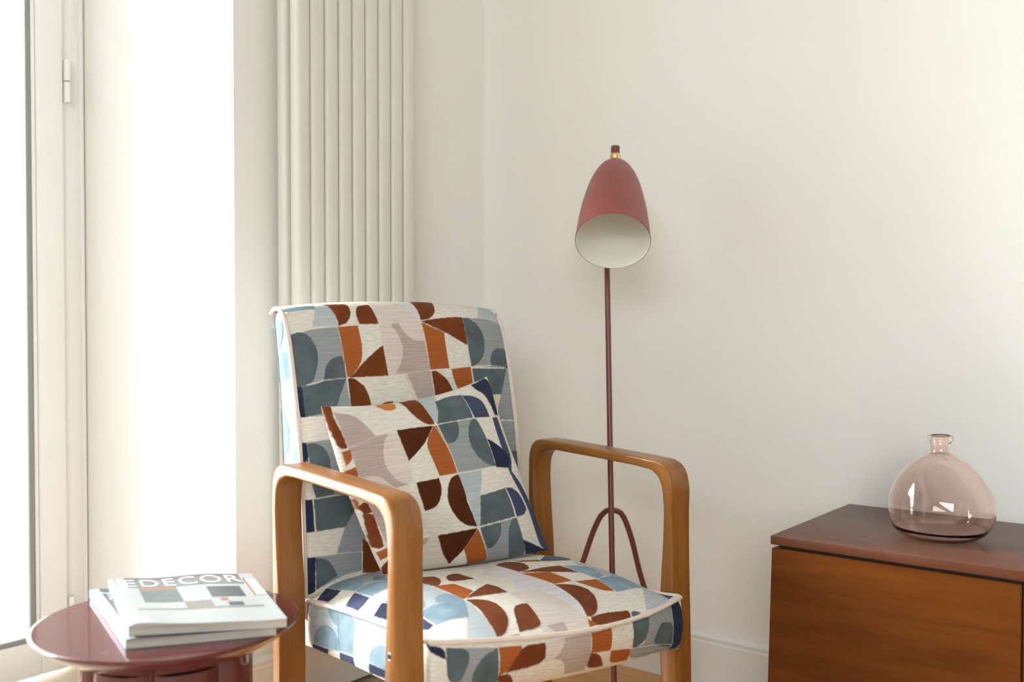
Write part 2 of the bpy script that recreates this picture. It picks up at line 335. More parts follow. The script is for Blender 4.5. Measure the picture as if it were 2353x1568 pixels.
# patches of the woven fabric in each panel's own cloth coordinates (thousandths): colour, 0 = patch or stitch width mm, outline
CLOTH = {
 'B': [
  ('b',0,[-196,593,-217,547,-164,547,-162,565,-164,586,-171,593]),
  ('l',0,[-265,593,-240,597,-196,597,-199,586,-237,586,-261,582]),
  ('g',0,[-242,536,-222,542,-164,547,-164,496,-160,444,-210,441,-265,430,-265,533]),
  ('v',0,[-265,533,-258,535,-244,538,-231,533,-221,520,-215,503,-215,483,-219,467,-226,450,-231,439,-253,432,-265,430,-265,478]),
  ('v',0,[-164,487,-175,487,-187,483,-198,473,-205,459,-208,443,-162,444]),
  ('g',0,[-265,430,-253,432,-210,441,-162,444,-159,386,-157,372,-215,374,-253,374,-265,374]),
  ('v',0,[-265,430,-253,432,-208,441,-162,444,-169,428,-178,414,-183,398,-194,382,-251,374,-265,374]),
  ('n',0,[-265,432,-254,432,-253,374,-265,374]),
  ('n',0,[-265,326,-253,326,-253,290,-265,290]),
  ('n',0,[-265,220,-249,220,-247,159,-265,159]),
  ('n',0,[-265,113,-247,112,-249,48,-265,42]),
  ('g',0,[-253,326,-208,328,-180,273,-146,221,-203,223,-242,220,-249,243]),
  ('v',0,[-253,324,-235,324,-219,312,-210,294,-210,276,-212,257,-207,239,-205,225,-242,221,-249,248]),
  ('g',0,[-164,220,-146,221,-137,195,-148,110,-205,112,-196,136,-185,163]),
  ('v',0,[-247,220,-203,221,-162,223,-155,214,-166,188,-176,175,-185,161,-244,159]),
  ('g',0,[-247,112,-152,110,-153,73,-192,71,-247,50]),
  ('v',0,[-247,110,-231,108,-219,99,-210,85,-205,71,-217,66,-247,50]),
  ('d',0,[-150,135,-132,119,-109,96,-114,64,-152,69]),
  ('d',0,[-178,598,-130,597,-125,591,-125,581,-129,570,-136,559,-144,552,-153,549,-162,547,-162,565,-166,584,-169,593]),
  ('d',0,[-109,586,-98,591,-77,593,-75,582,-74,566,-72,549,-116,549,-118,561,-116,575]),
  ('r',0,[-164,545,-120,547,-118,478,-152,444,-160,446,-164,499]),
  ('d',0,[-74,506,-70,506,-68,444,-152,444,-118,476]),
  ('d',0,[-159,443,-146,443,-136,435,-125,427,-118,411,-114,393,-114,382,-159,384,-159,414]),
  ('d',0,[-95,386,-86,391,-74,393,-65,393,-65,384]),
  ('p',0,[-72,600,38,613,33,590,33,559,33,533,35,497,36,453,38,398,-6,397,-35,444,-68,444,-72,506,-72,549]),
  ('m',0,[-42,549,-24,551,-20,540,-12,528,-1,519,10,515,31,515,35,451,-24,448,-54,446,-42,459,-33,474,-26,494,-27,508,-31,522,-36,536,-43,543]),
  ('m',0,[-24,448,36,451,38,397,-6,395,-15,425,-22,437]),
  ('w',0,[-13,604,38,613,33,590,31,556,29,558,19,570,10,582,-1,595]),
  ('d',0,[35,607,65,613,90,613,97,611,88,591,81,577,68,565,54,558,33,556,35,577,33,590]),
  ('r',0,[33,552,88,531,86,503,88,455,36,453,35,499]),
  ('d',0,[33,554,63,559,129,565,150,565,148,505,143,505,127,513,91,531]),
  ('d',0,[38,451,51,450,63,443,74,435,84,421,90,405,66,400,40,395]),
  ('r',0,[93,453,148,457,148,423,150,411,104,409,95,430]),
  ('b',0,[228,609,254,605,265,588,265,554,249,558,224,566,198,566]),
  ('g',0,[153,563,224,566,249,558,265,552,265,450,254,453,152,457]),
  ('v',0,[150,563,169,565,183,556,196,540,201,522,199,503,191,480,173,464,155,457,150,459,148,510]),
  ('v',0,[247,497,235,497,222,492,212,478,208,467,212,457,253,453,265,450,265,494]),
  ('v',0,[152,453,254,451,261,451,251,432,240,416,233,395,203,395,166,397,150,425]),
  ('g',0,[256,450,265,446,265,393,265,335,261,336,208,340,210,356,228,393,240,416]),
  ('g',0,[208,338,260,336,265,333,265,179,265,127,265,129,233,150,208,267]),
  ('v',0,[224,266,251,271,265,269,265,266,265,191,265,189,244,189,222,200]),
  ('c',1.6,[-226,542,-192,545,-164,545]),
  ('c',2.6,[-244,434,-224,437,-210,441]),
  ('c',1,[-210,441,-160,444]),
  ('c',1,[-164,545,-162,496,-159,443,-159,388]),
  ('c',1,[33,556,63,559]),
  ('c',1.2,[169,565,224,566,249,558]),
  ('c',2.4,[157,457,205,459]),
  ('c',1,[205,459,226,457,254,453]),
  ('c',2,[207,340,261,336]),
  ('c',1,[-24,448,36,451]),
  ('c',1.4,[-24,551,-20,540,-12,528,-1,519,10,515,31,515]),
  ('p',1.6,[-43,540,-38,533,-33,520,-27,508,-26,494,-33,474,-42,459,-54,446]),
  ('k',0.9,[-17,598,-1,593,8,581,19,568,27,556]),
  ('c',1.2,[169,565,183,556]),
  ('c',1.8,[-244,220,-203,223]),
  ('c',1.2,[-205,112,-152,110]),
  ('c',1,[-152,126,-153,73]),
  ('c',0.8,[-249,220,-247,159]),
  ('c',1.6,[212,340,260,336]),
  ('k',1.2,[-261,582,-237,586,-199,586]),
 ],
 'L': [
  ('l',0,[1000,895,824,892,235,877,294,853,521,832,1000,822,1000,822]),
  ('c',0,[210,876,84,850,235,839,319,822,1000,822,521,832,286,853]),
  ('l',0,[92,849,59,820,261,822,261,833,202,842]),
  ('l',0,[1000,820,277,823,8,820,109,766,1000,763]),
  ('b',0,[118,763,67,714,395,714]),
  ('b',0,[1000,711,0,711,0,616,1000,611]),
  ('l',0,[1000,711,916,711,571,694,471,671,513,644,840,614,1000,611]),
  ('l',0,[50,653,210,644,336,628,345,614,84,616]),
  ('l',0,[134,567,0,563,0,541,151,531]),
  ('b',0,[160,531,0,531,50,485,143,478]),
  ('n',0,[151,439,67,442,76,427,134,427]),
  ('l',0,[134,427,76,427,84,395,126,394]),
  ('n',1.6,[235,877,294,854,521,833,1000,822]),
  ('n',1.6,[92,849,59,814,42,794,92,767]),
  ('n',1.3,[1000,711,571,694,471,671,504,644,832,614]),
  ('r',2,[1000,714,1000,714]),
 ],
 'S': [
  ('b',0,[-718,994,-605,1000,-442,1000,-480,900,-624,699,-724,567,-837,730,-781,834]),
  ('l',0,[-856,944,-781,984,-712,994,-668,956,-668,887,-705,809,-743,768,-793,752,-837,740,-850,834]),
  ('l',0,[-661,784,-611,821,-574,828,-580,784,-636,683,-661,721,-680,746]),
  ('l',0,[-843,724,-787,746,-712,734,-636,683,-724,580,-799,589,-850,583,-856,652]),
  ('n',0,[-862,950,-856,828,-918,799,-975,799,-981,893]),
  ('f',0,[-850,721,-862,589,-925,558,-975,552,-969,658,-912,693]),
  ('l',0,[-862,483,-824,486,-793,483,-856,417,-868,451]),
  ('n',0,[-868,486,-856,417,-969,313,-975,429]),
  ('b',0,[-555,589,-561,517,-549,436,-536,348,-517,279,-517,213,-542,132,-561,69,-592,16,-611,0,-787,0,-636,150,-799,266,-787,386]),
  ('l',0,[-705,386,-718,345,-749,310,-781,292,-818,282]),
  ('l',0,[-655,342,-611,361,-555,361,-530,329,-524,282,-555,279,-655,292,-674,307]),
  ('l',0,[-793,279,-730,295,-655,292,-524,276,-561,226,-630,150,-737,160,-843,144,-837,251]),
  ('f',0,[-837,273,-843,229,-850,147,-900,125,-944,154]),
  ('d',0,[-511,596,-423,561,-423,514,-473,464,-524,442,-549,458,-567,533]),
  ('d',0,[-373,527,-304,552,-248,549,-223,458,-386,455,-404,476]),
  ('r',0,[-542,451,-411,436,-379,339,-492,288,-517,282,-530,354]),
  ('d',0,[-216,386,-185,354,-179,288,-310,285,-498,285,-335,351]),
  ('d',0,[-511,273,-448,266,-392,245,-367,213,-367,194,-379,154,-423,97,-473,60,-542,19,-599,13,-574,53,-549,110,-511,191]),
  ('p',0,[-3,304,72,238,103,160,103,107,110,56,53,6,-110,0,-304,0,-260,41,-216,94,-172,188,-185,279]),
  ('d',0,[-317,157,-266,182,-210,191,-172,188,-185,150,-216,94,-260,41,-436,28,-392,78]),
  ('r',0,[-605,9,-448,19,-461,0,-611,0]),
  ('w',0,[-110,492,-60,476,16,423,-28,357,-103,295,-3,304,72,238,103,160,103,107,110,56,160,97,204,179,204,295,172,382,154,455,122,608,135,683]),
  ('m',0,[-223,47,-78,56,-110,6,-197,0]),
  ('d',0,[160,611,273,643,329,608,342,552,310,498,260,467,166,464,141,536]),
  ('r',0,[154,448,354,404,373,354,386,292,223,295,185,382]),
  ('d',0,[160,458,254,461,392,461,524,442,549,339,354,404]),
  ('r',0,[398,282,580,260,586,210,567,154,486,176,436,229]),
  ('d',0,[216,292,304,276,367,245,392,204,373,157,317,113,248,78,172,56,122,60,172,110,210,182]),
  ('r',0,[361,630,511,564,473,530,367,583]),
  ('v',0,[480,539,749,655,762,571,799,536,730,483,524,511]),
  ('r',0,[110,53,122,34,154,13,47,0]),
  ('d',0,[141,56,279,60,386,50,467,41,436,9,329,3,141,6,122,34]),
  ('b',0,[730,483,781,417,850,326,862,301,781,263,655,266,724,361,674,417]),
  ('l',0,[542,429,655,414,724,361,699,288,655,266,586,263,555,342]),
  ('l',0,[580,257,655,260,781,263,856,326,862,301,906,194,887,138,574,147,574,194]),
  ('b',0,[906,194,944,116,912,34,893,16,749,6,605,19,887,138]),
  ('f',0,[906,194,925,157,956,103,1000,31,875,19,956,103,918,169]),
  ('v',0,[467,31,517,31,536,13,436,6]),
  ('k',1,[-843,144,-737,160,-636,147]),
  ('k',0.8,[-680,301,-530,276]),
  ('c',1.8,[-837,232,-843,144]),
  ('c',1.8,[-843,721,-856,583]),
  ('k',1,[-850,586,-799,589,-724,592]),
  ('k',0.8,[-856,724,-799,746,-743,768]),
  ('k',0.8,[3,304,66,235,97,157,103,103,110,56]),
  ('n',1,[574,147,881,135]),
  ('n',0.8,[586,263,655,266,705,285]),
  ('c',1,[574,254,574,147]),
  ('k',0.7,[-72,467,-28,445,9,420]),
  ('c',1.2,[906,191,956,100,887,22]),
 ],
 'D': [
  ('g',0,[0,11,32,11,39,360,9,202]),
  ('b',0,[35,22,310,0,314,899,28,1000]),
  ('l',0,[92,11,126,0,134,326,112,236,98,135]),
  ('l',0,[128,0,169,0,186,45,192,157,195,764,140,798]),
  ('l',0,[41,854,45,674,54,517,76,393,97,371,120,416,132,528,139,652,138,809]),
  ('n',0,[36,876,97,876,86,1000,28,1000]),
  ('c',0,[98,876,138,820,131,1000,86,1000]),
  ('f',0,[140,820,194,798,185,1000,132,1000]),
  ('c',0,[195,112,239,292,231,989,186,1000]),
  ('l',0,[242,764,244,596,256,461,279,348,299,337,312,393,312,787]),
  ('n',0,[241,787,316,775,310,944,233,1000]),
  ('g',0,[449,67,533,101,548,798,451,652]),
  ('n',0,[408,11,448,56,449,247,434,180,413,67]),
  ('v',0,[450,67,487,101,488,292,483,472,476,663,451,640]),
  ('v',0,[533,146,518,180,505,326,497,506,496,742,549,831]),
  ('v',0,[524,146,536,112,538,258,544,584,548,787,536,764]),
  ('r',0,[537,101,577,101,580,169,557,584,545,618]),
  ('d',0,[579,146,590,101,622,90,624,180,627,483,557,584,570,303]),
  ('d',0,[545,618,561,607,572,674,584,854,548,787]),
  ('p',0,[624,79,661,56,660,112,652,315,641,427,627,472,624,213]),
  ('m',0,[661,45,716,34,716,146,720,404,731,820,686,820,664,449,641,427,652,315,659,146]),
  ('r',0,[716,34,764,22,765,169,768,461,721,427]),
  ('r',0,[770,472,825,551,828,674,833,854,783,809]),
  ('d',0,[720,427,732,438,749,539,760,663,775,843,730,809]),
  ('g',0,[867,22,941,22,941,348,947,719,958,1000,834,865,826,573,857,551]),
  ('v',0,[818,11,867,22,866,135,862,348,856,528,834,573,825,551]),
  ('v',0,[904,258,939,337,948,719,948,899,887,674,890,393]),
  ('n',0,[941,0,970,0,976,146,977,933,976,1000,956,1000,947,719,941,348]),
  ('c',1.4,[140,809,194,787]),
  ('n',1,[128,0,135,326,138,809]),
  ('n',1,[191,101,195,787]),
  ('n',1,[97,382,120,416,132,528,139,652]),
  ('c',1.2,[32,11,31,955]),
  ('c',1,[237,11,241,775]),
  ('c',1.6,[846,596,882,652]),
  ('c',1,[882,652,947,831]),
  ('c',1,[940,34,941,348,947,719,958,1000]),
  ('p',1.6,[659,146,652,315,641,427]),
  ('c',1,[716,45,721,404,728,787]),
  ('c',1,[537,124,539,337,545,618]),
 ],
 'P': [
  ('d',0,[-1000,944,-1000,1000,-944,1000,-918,994,-944,900,-944,793,-931,680,-925,498,-937,473,-975,480,-987,542,-994,655,-1000,787,-1000,875]),
  ('m',0,[-931,912,-768,856,-712,737,-661,555,-542,561,-618,455,-674,310,-687,185,-655,72,-618,-3,-536,-47,-668,-60,-712,-9,-749,72,-824,122,-918,122,-918,373,-925,567]),
  ('p',0,[-542,561,-442,549,-448,229,-486,3,-536,-47,-618,-3,-655,72,-687,185,-674,310,-618,455]),
  ('p',0,[-918,116,-824,122,-749,72,-712,-9,-687,-91,-831,-91,-912,-3]),
  ('r',0,[-975,442,-918,455,-918,342,-975,279]),
  ('r',0,[-994,223,-918,248,-918,122,-975,34,-994,179]),
  ('o',0,[-498,969,-335,987,-292,956,-323,875,-379,856,-423,856,-461,887]),
  ('d',0,[-229,981,-103,994,-28,994,-22,918,-28,768,-16,624,-28,574,-103,586,-166,655,-210,762,-223,906]),
  ('b',0,[-28,994,141,1000,210,981,85,737,9,574,-16,624,-28,768,-22,918]),
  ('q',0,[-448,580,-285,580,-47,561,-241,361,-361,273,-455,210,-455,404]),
  ('r',0,[-47,561,-9,555,-3,379,9,172,3,-16,-204,-16,-210,166,-223,373]),
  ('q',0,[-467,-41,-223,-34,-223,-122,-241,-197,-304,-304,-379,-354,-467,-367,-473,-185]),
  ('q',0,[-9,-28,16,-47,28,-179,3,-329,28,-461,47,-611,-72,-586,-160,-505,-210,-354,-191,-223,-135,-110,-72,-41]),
  ('p',0,[-392,-649,-392,-743,-367,-856,-310,-950,-354,-987,-599,-987,-655,-862,-605,-712]),
  ('m',0,[-618,-643,-480,-649,-561,-718,-605,-724]),
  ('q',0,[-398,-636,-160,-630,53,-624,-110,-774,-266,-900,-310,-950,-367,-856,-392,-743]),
  ('r',0,[53,-630,72,-661,110,-806,135,-925,122,-987,-103,-987,-122,-906,-147,-799]),
  ('v',0,[141,881,317,925,486,893,486,743,467,574,9,574,97,737]),
  ('g',0,[3,555,467,567,530,310,517,-9,16,-16,9,298]),
  ('v',0,[16,561,254,574,235,473,185,386,110,329,22,323,9,442]),
  ('v',0,[467,567,505,542,530,310,517,-9,442,3,329,91,279,254,317,411,398,530]),
  ('f',0,[486,887,636,843,743,730,730,542,486,567,492,724]),
  ('n',0,[718,981,944,1000,987,931,975,774,912,542,837,555,837,680,806,824,724,900]),
  ('f',0,[774,530,875,530,856,97,749,-91,862,-254,962,-498,969,-611,987,-887,1000,-1000,944,-994,856,-912,837,-687,831,-511,768,-292,699,-97,699,47,712,154,724,310]),
  ('n',0,[530,310,655,223,774,103,787,41,712,-53,517,-22,536,185]),
  ('b',0,[9,-28,298,-22,260,-141,179,-292,85,-611,53,-605,16,-298]),
  ('v',0,[185,-298,536,-260,561,-392,561,-574,85,-611]),
  ('f',0,[549,-260,649,-266,755,-348,793,-517,705,-580,586,-586,580,-404]),
  ('g',0,[78,-624,586,-586,624,-893,611,-987,404,-987,122,-987,135,-912]),
  ('v',0,[91,-624,354,-605,348,-680,298,-762,210,-831,141,-837,97,-712]),
  ('v',0,[511,-586,574,-592,592,-749,624,-893,611,-987,423,-987,398,-862,436,-680]),
  ('n',0,[611,-812,730,-868,856,-937,981,-1000,931,-994,630,-987]),
  ('d',0,[-994,-197,-950,-154,-925,-179,-918,-285,-975,-292]),
  ('d',0,[-981,-285,-918,-304,-918,-668,-956,-693,-1000,-674,-994,-467]),
  ('m',0,[-925,-179,-831,-248,-793,-442,-837,-680,-893,-674,-918,-398]),
  ('r',0,[-1000,-85,-975,-141,-994,-229,-1000,-223]),
  ('r',0,[-987,-730,-893,-687,-862,-743,-912,-781,-981,-824]),
  ('d',0,[-1000,-912,-918,-812,-868,-912,-906,-994,-994,-1000]),
  ('c',1,[-912,473,-661,555]),
  ('c',1.2,[3,567,467,567,762,530]),
  ('c',1.2,[-34,567,-3,379,16,191,9,-28]),
  ('c',1.3,[-204,-16,16,-16,517,-9]),
  ('c',1.2,[60,-618,586,-586,762,-567]),
  ('c',1.2,[60,-630,110,-806,135,-925]),
  ('c',1,[480,881,486,567]),
  ('c',1,[536,-266,586,-586]),
 ],
}

# =====================================================================================
#                                   THE ROOM
# =====================================================================================
XL, YR, YREV, ZC = -1.822, 2.163, 1.321, 2.75
XO, XE, YB = -2.56, 3.0, -2.7
S = dict(kind='structure')
floor = box('floor', (XO, YB - .1, -.12), (XE + .1, YR + .1, -.014), M['subfloor'], smooth=False, **S)
bm = bmesh.new()
add_box(bm, (XO, YREV, 0), (XL, YR + .12, ZC)); add_box(bm, (XO, YB - .1, 0), (XL, -1.21, ZC)); add_box(bm, (XO, -1.21, 2.52), (XL, YREV, ZC))
from_bm('wall_left', bm, M['wall'], smooth=False, **S)
box('wall_right', (XL, YR, -.014), (XE + .1, YR + .12, ZC), M['wall'], smooth=False, **S)
box('wall_back', (XE, YB - .1, -.014), (XE + .1, YR, ZC), M['wall_far'], smooth=False, **S)
box('wall_front', (XL, YB - .1, -.014), (XE, YB, ZC), M['wall_far'], smooth=False, **S)
box('ceiling', (XO, YB - .1, ZC), (XE + .1, YR + .12, ZC + .1), M['ceiling'], smooth=False, **S)

# parquet blocks: herringbone, each block an object of its own under the floor
BW, BL_ = .072, .36
def plank_mesh(lx, ly, seed):
    bm = bmesh.new(); add_box(bm, (.0007, .0007, -.013), (lx - .0007, ly - .0007, 0), .0012, 1)
    bmesh.ops.recalc_face_normals(bm, faces=bm.faces)
    me = bpy.data.meshes.new('plank'); bm.to_mesh(me); bm.free(); me.update()
    at = me.attributes.new('grain', 'FLOAT_VECTOR', 'POINT')
    co = np.zeros(len(me.vertices) * 3); me.vertices.foreach_get('co', co); co = co.reshape(-1, 3)
    g = co.copy()
    if ly > lx: g = co[:, [1, 0, 2]]
    g = g + np.array([seed * 3.7, seed * 1.3, 0]); at.data.foreach_set('vector', g.ravel().astype(np.float32))
    me.materials.append(M['oak']); return me
PV = [[plank_mesh(BL_, BW, s) for s in range(5)], [plank_mesh(BW, BL_, s + 5) for s in range(5)]]
cnt = 0
for i in range(-40, 60):
    for j in range(-20, 30):
        for kind in (0, 1):
            # axis-parallel herringbone: each step shifts one width in x and in y
            if kind == 0: x, y = j * 2 * BL_ / 2 * 1.0 + i * BW, i * BW - j * BL_
            else: x, y = j * BL_ + i * BW - 0 + BL_, i * BW - j * BL_ + BW - BL_
            if not (-1.83 < x + .1 < .1 and .92 < y + .1 < 2.2): continue
            if cnt >= 290: continue
            x1, y1 = x + (BL_ if kind == 0 else BW), y + (BW if kind == 0 else BL_)
            o = bpy.data.objects.new('plank', PV[kind][rng.integers(5)]); col.objects.link(o); o.parent = floor
            o.location = (x, y, -.0005 * rng.random()); cnt += 1

# skirting boards with a small moulded top
def baseboard(name, p0, p1, nrm):
    prof = [(0, 0), (.016, 0), (.016, .106), (.0135, .110), (.0145, .113), (.0145, .119), (.009, .124), (.005, .127), (0, .128)]
    bm = bmesh.new(); n = Vector((*nrm, 0)); A = [bm.verts.new(Vector((*p0, z)) + n * d) for d, z in prof]; B_ = [bm.verts.new(Vector((*p1, z)) + n * d) for d, z in prof]
    for k in range(len(prof) - 1): bm.faces.new((A[k], A[k+1], B_[k+1], B_[k]))
    bm.faces.new(A[::-1]); bm.faces.new(B_); bm.faces.new((A[-1], A[0], B_[0], B_[-1]))
    return from_bm(name, bm, M['white'], angle=25, **S)
baseboard('baseboard_right', (XL, YR - .0005), (XE, YR - .0005), (0, -1))
baseboard('baseboard_left', (XL + .0005, YREV), (XL + .0005, YR - .017), (1, 0))

# ---------------- glazed double door in the deep reveal ----------------
def door_leaf(name, y0, y1, hinge_right):
    d = empty(name, (0, 0, 0), **S)
    xf, xb, st = -2.430, -2.500, .0685
    z0, z1, zr = .002, 2.50, .0885
    for (a_, b_) in ((y0, y0 + st), (y1 - st, y1)):
        box('stile', (xb, a_, z0), (xf, b_, z1), M['white'], d, .006, 3)
    box('bottom_rail', (xb, y0 + st, z0), (xf, y1 - st, zr), M['white'], d, .004, 2)
    box('top_rail', (xb, y0 + st, z1 - .09), (xf, y1 - st, z1), M['white'], d, .004, 2)
    ga = .013; bd = .0105
    for (a_, b_) in ((y0 + st, y0 + st + bd), (y1 - st - bd, y1 - st)): box('glazing_bead', (xb + .02, a_ + .0008, zr), (-2.4345, b_ - .0008, z1 - .09), M['white'], d, .003, 2)
    gx0, gx1 = -2.462, -2.437
    bm = bmesh.new(); ya, yb, za, zb = y0 + st + bd, y1 - st - bd, zr, z1 - .09
    add_box(bm, (gx0, ya, za), (gx1, ya + ga, zb), .003, 2); add_box(bm, (gx0, yb - ga, za), (gx1, yb, zb), .003, 2)
    add_box(bm, (gx0, ya + ga, za), (gx1, yb - ga, za + ga), .003, 2); add_box(bm, (gx0, ya + ga, zb - ga), (gx1, yb - ga, zb), .003, 2)
    from_bm('gasket', bm, M['gasket'], d)
    box('pane', (-2.464, ya + .002, za + .002), (-2.460, yb - .002, zb - .002), M['pane'], d, smooth=False)
    hy = y1 + .006 if hinge_right else y0 - .006
    for zc in (1.476, .13, 2.3):
        bm = bmesh.new()
        for (za, zb) in ((zc - .053, zc - .0012), (zc + .0012, zc + .053)):
            add_lathe(bm, [(0, za), (.0062, za), (.0068, za + .001), (.0068, zb - .001), (.0062, zb), (0, zb)], 20, (-2.4235, hy, 0))
        add_box(bm, (-2.447, hy - .004, zc - .053), (-2.424, hy + .004, zc - .0015)); add_box(bm, (-2.447, hy - .004, zc + .0015), (-2.424, hy + .004, zc + .053))
        h = from_bm('hinge', bm, M['white'], d)
        bm = bmesh.new(); add_lathe(bm, [(0, zc - .0012), (.0058, zc - .0012), (.0058, zc + .0012), (0, zc + .0012)], 16, (-2.4235, hy, 0)); from_bm('hinge_joint', bm, M['dark'], h)
    return d
door_leaf('door_1', .060, 1.258, True)
door_leaf('door_2', -1.145, .054, False)
bm = bmesh.new()
for s_, (a_, b_) in enumerate(((1.2615, 1.320), (-1.2085, -1.1485))):
    add_box(bm, (-2.53, a_, 0), (-2.447, b_, 2.52), .004, 2)
    if s_ == 0: add_box(bm, (-2.5, 1.306, 0), (-2.4405, 1.3165, 2.52), .003, 2)
add_box(bm, (-2.53, -1.1485, 2.504), (-2.447, 1.2615, 2.5195))
from_bm('trim_1', bm, M['white'], **S)

# ---------------- outside: pale paving and a garden wall of pale brick ----------------
box('ground', (-9, -6, -.3), (XO, 6, -.05), M['paving'], smooth=False, **S)
gw = empty('garden_wall', (-4.074, 1.873, -.05), math.radians(90 + 42.9), label='sunlit pale brick garden wall seen through the glass door', category='wall')
# its own x axis runs along the wall away from the house, the seen face is +y or -y; it reaches back towards the house
WL = 1.15
box('mortar_core', (-WL, .006, 0), (0, .094, 2.78), M['mortar'], gw, smooth=False)
bm = bmesh.new(); add_box(bm, (0, 0, 0), (.215, .1, .065), .003, 1); bmesh.ops.recalc_face_normals(bm, faces=bm.faces)
brick_me = bpy.data.meshes.new('brick'); bm.to_mesh(brick_me); bm.free(); brick_me.materials.append(M['brick'])
for r_ in range(37):
    for c_ in range(5):
        o = bpy.data.objects.new('brick', brick_me); col.objects.link(o); o.parent = gw
        o.location = (-WL + c_ * .225 + (.1125 if r_ % 2 else 0) - .04, .0012 * rng.standard_normal() - .0, r_ * .075 + .005)
box('corner_pier', (.06, -.02, 0), (.16, .14, 2.82), plain('pale_render', (.72, .62, .56), .9), gw, .005)
box('coping', (-WL - .05, -.03, 2.785), (.055, .13, 2.84), M['paving'], gw, .006)

# ---------------- radiator: two rows of upright tubes ----------------
rad = empty('radiator', (XL, 1.431, 0), label='tall grey-white tube radiator standing against the wall behind the armchair', category='radiator')
def rtube(x, y):
    bm = bmesh.new(); n = 20; z0, z1 = .20, 2.08
    prof = [(0.3, z0 - .012), (.8, z0 - .006), (1, z0 + .004), (1, z1 - .004), (.8, z1 + .006), (.3, z1 + .012)]
    rings = []
    for s_, z in prof:
        rings.append([bm.verts.new((x + .0165 * s_ * math.copysign(abs(math.cos(t)) ** .6, math.cos(t)), y + .0192 * s_ * math.copysign(abs(math.sin(t)) ** .65, math.sin(t)), z)) for t in [2*math.pi*k/n for k in range(n)]])
    for A, B_ in zip(rings, rings[1:]):
        for k in range(n): bm.faces.new((A[k], A[(k+1) % n], B_[(k+1) % n], B_[k]))
    bm.faces.new(rings[0][::-1]); bm.faces.new(rings[-1])
    return bm
for row, x in ((0, .0885), (1, .0435)):
    for k in range(9):
        from_bm('tube', rtube(x, k * .0412), M['radiator'], rad)
for z in (.25, 2.03):
    bm = bmesh.new(); add_tube(bm, [(.066, -.012, z), (.066, 8 * .0412 + .012, z)], .024, 16); from_bm('header', bm, M['radiator'], rad)
for z in (.5, 1.8):
    box('bracket', (.0005, 3.9 * .0412, z), (.03, 4.1 * .0412, z + .04), M['radiator'], rad)
for y in (-.01, 8 * .0412 + .01):
    bm = bmesh.new(); add_tube(bm, [(.066, y, .002), (.066, y, .24)], .010, 12); from_bm('pipe', bm, M['radiator'], rad)

# =====================================================================================
#                                   ARMCHAIR
# =====================================================================================
CHAIR_O, CHAIR_R = (-.9909, 1.3718, 0), math.radians(77.176)
chair = empty('armchair', CHAIR_O, CHAIR_R, label='vintage armchair with honey bentwood arms and geometric patchwork upholstery', category='armchair')

DYE = {'c': (.74, .70, .62), 'b': (.44, .49, .51), 'g': (.30, .32, .325), 'v': (.095, .124, .135), 'l': (.23, .33, .40), 'r': (.365, .102, .023),
       'd': (.165, .041, .0095), 'm': (.45, .365, .33), 'p': (.66, .58, .53), 'w': (.66, .63, .66), 'n': (.022, .029, .062), 'f': (.058, .070, .135), 'q': (.078, .019, .0055), 'o': (.50, .17, .04), 'k': (.42, .37, .35)}  # q: rust velvet d again, darkened to paint the cushion's shade into it
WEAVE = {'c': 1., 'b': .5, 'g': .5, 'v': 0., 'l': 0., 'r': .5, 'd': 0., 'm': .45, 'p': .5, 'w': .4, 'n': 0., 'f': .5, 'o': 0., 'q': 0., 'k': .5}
def smooth_outline(P, closed=True):
    """round the shallow corners of an outline, keep the sharp ones"""
    for _ in range(2):
        n = len(P); out = []
        for i in range(n):
            if not closed and i in (0, n - 1): out.append(P[i]); continue
            a, b, c = P[i-1], P[i], P[(i+1) % n]
            u, v = b - a, c - b
            ang = abs(math.degrees(math.atan2(u[0]*v[1]-u[1]*v[0], u @ v + 1e-12)))
            if ang < 52: out += [b * .75 + a * .25, b * .75 + c * .25]
            else: out.append(b)
        P = np.array(out)
    return P
def seg_dist(pts, A, B_):
    ab = B_ - A; t = np.clip(((pts - A) @ ab) / (ab @ ab + 1e-12), 0, 1)
    d = pts - A - t[:, None] * ab
    return np.hypot(d[:, 0], d[:, 1])
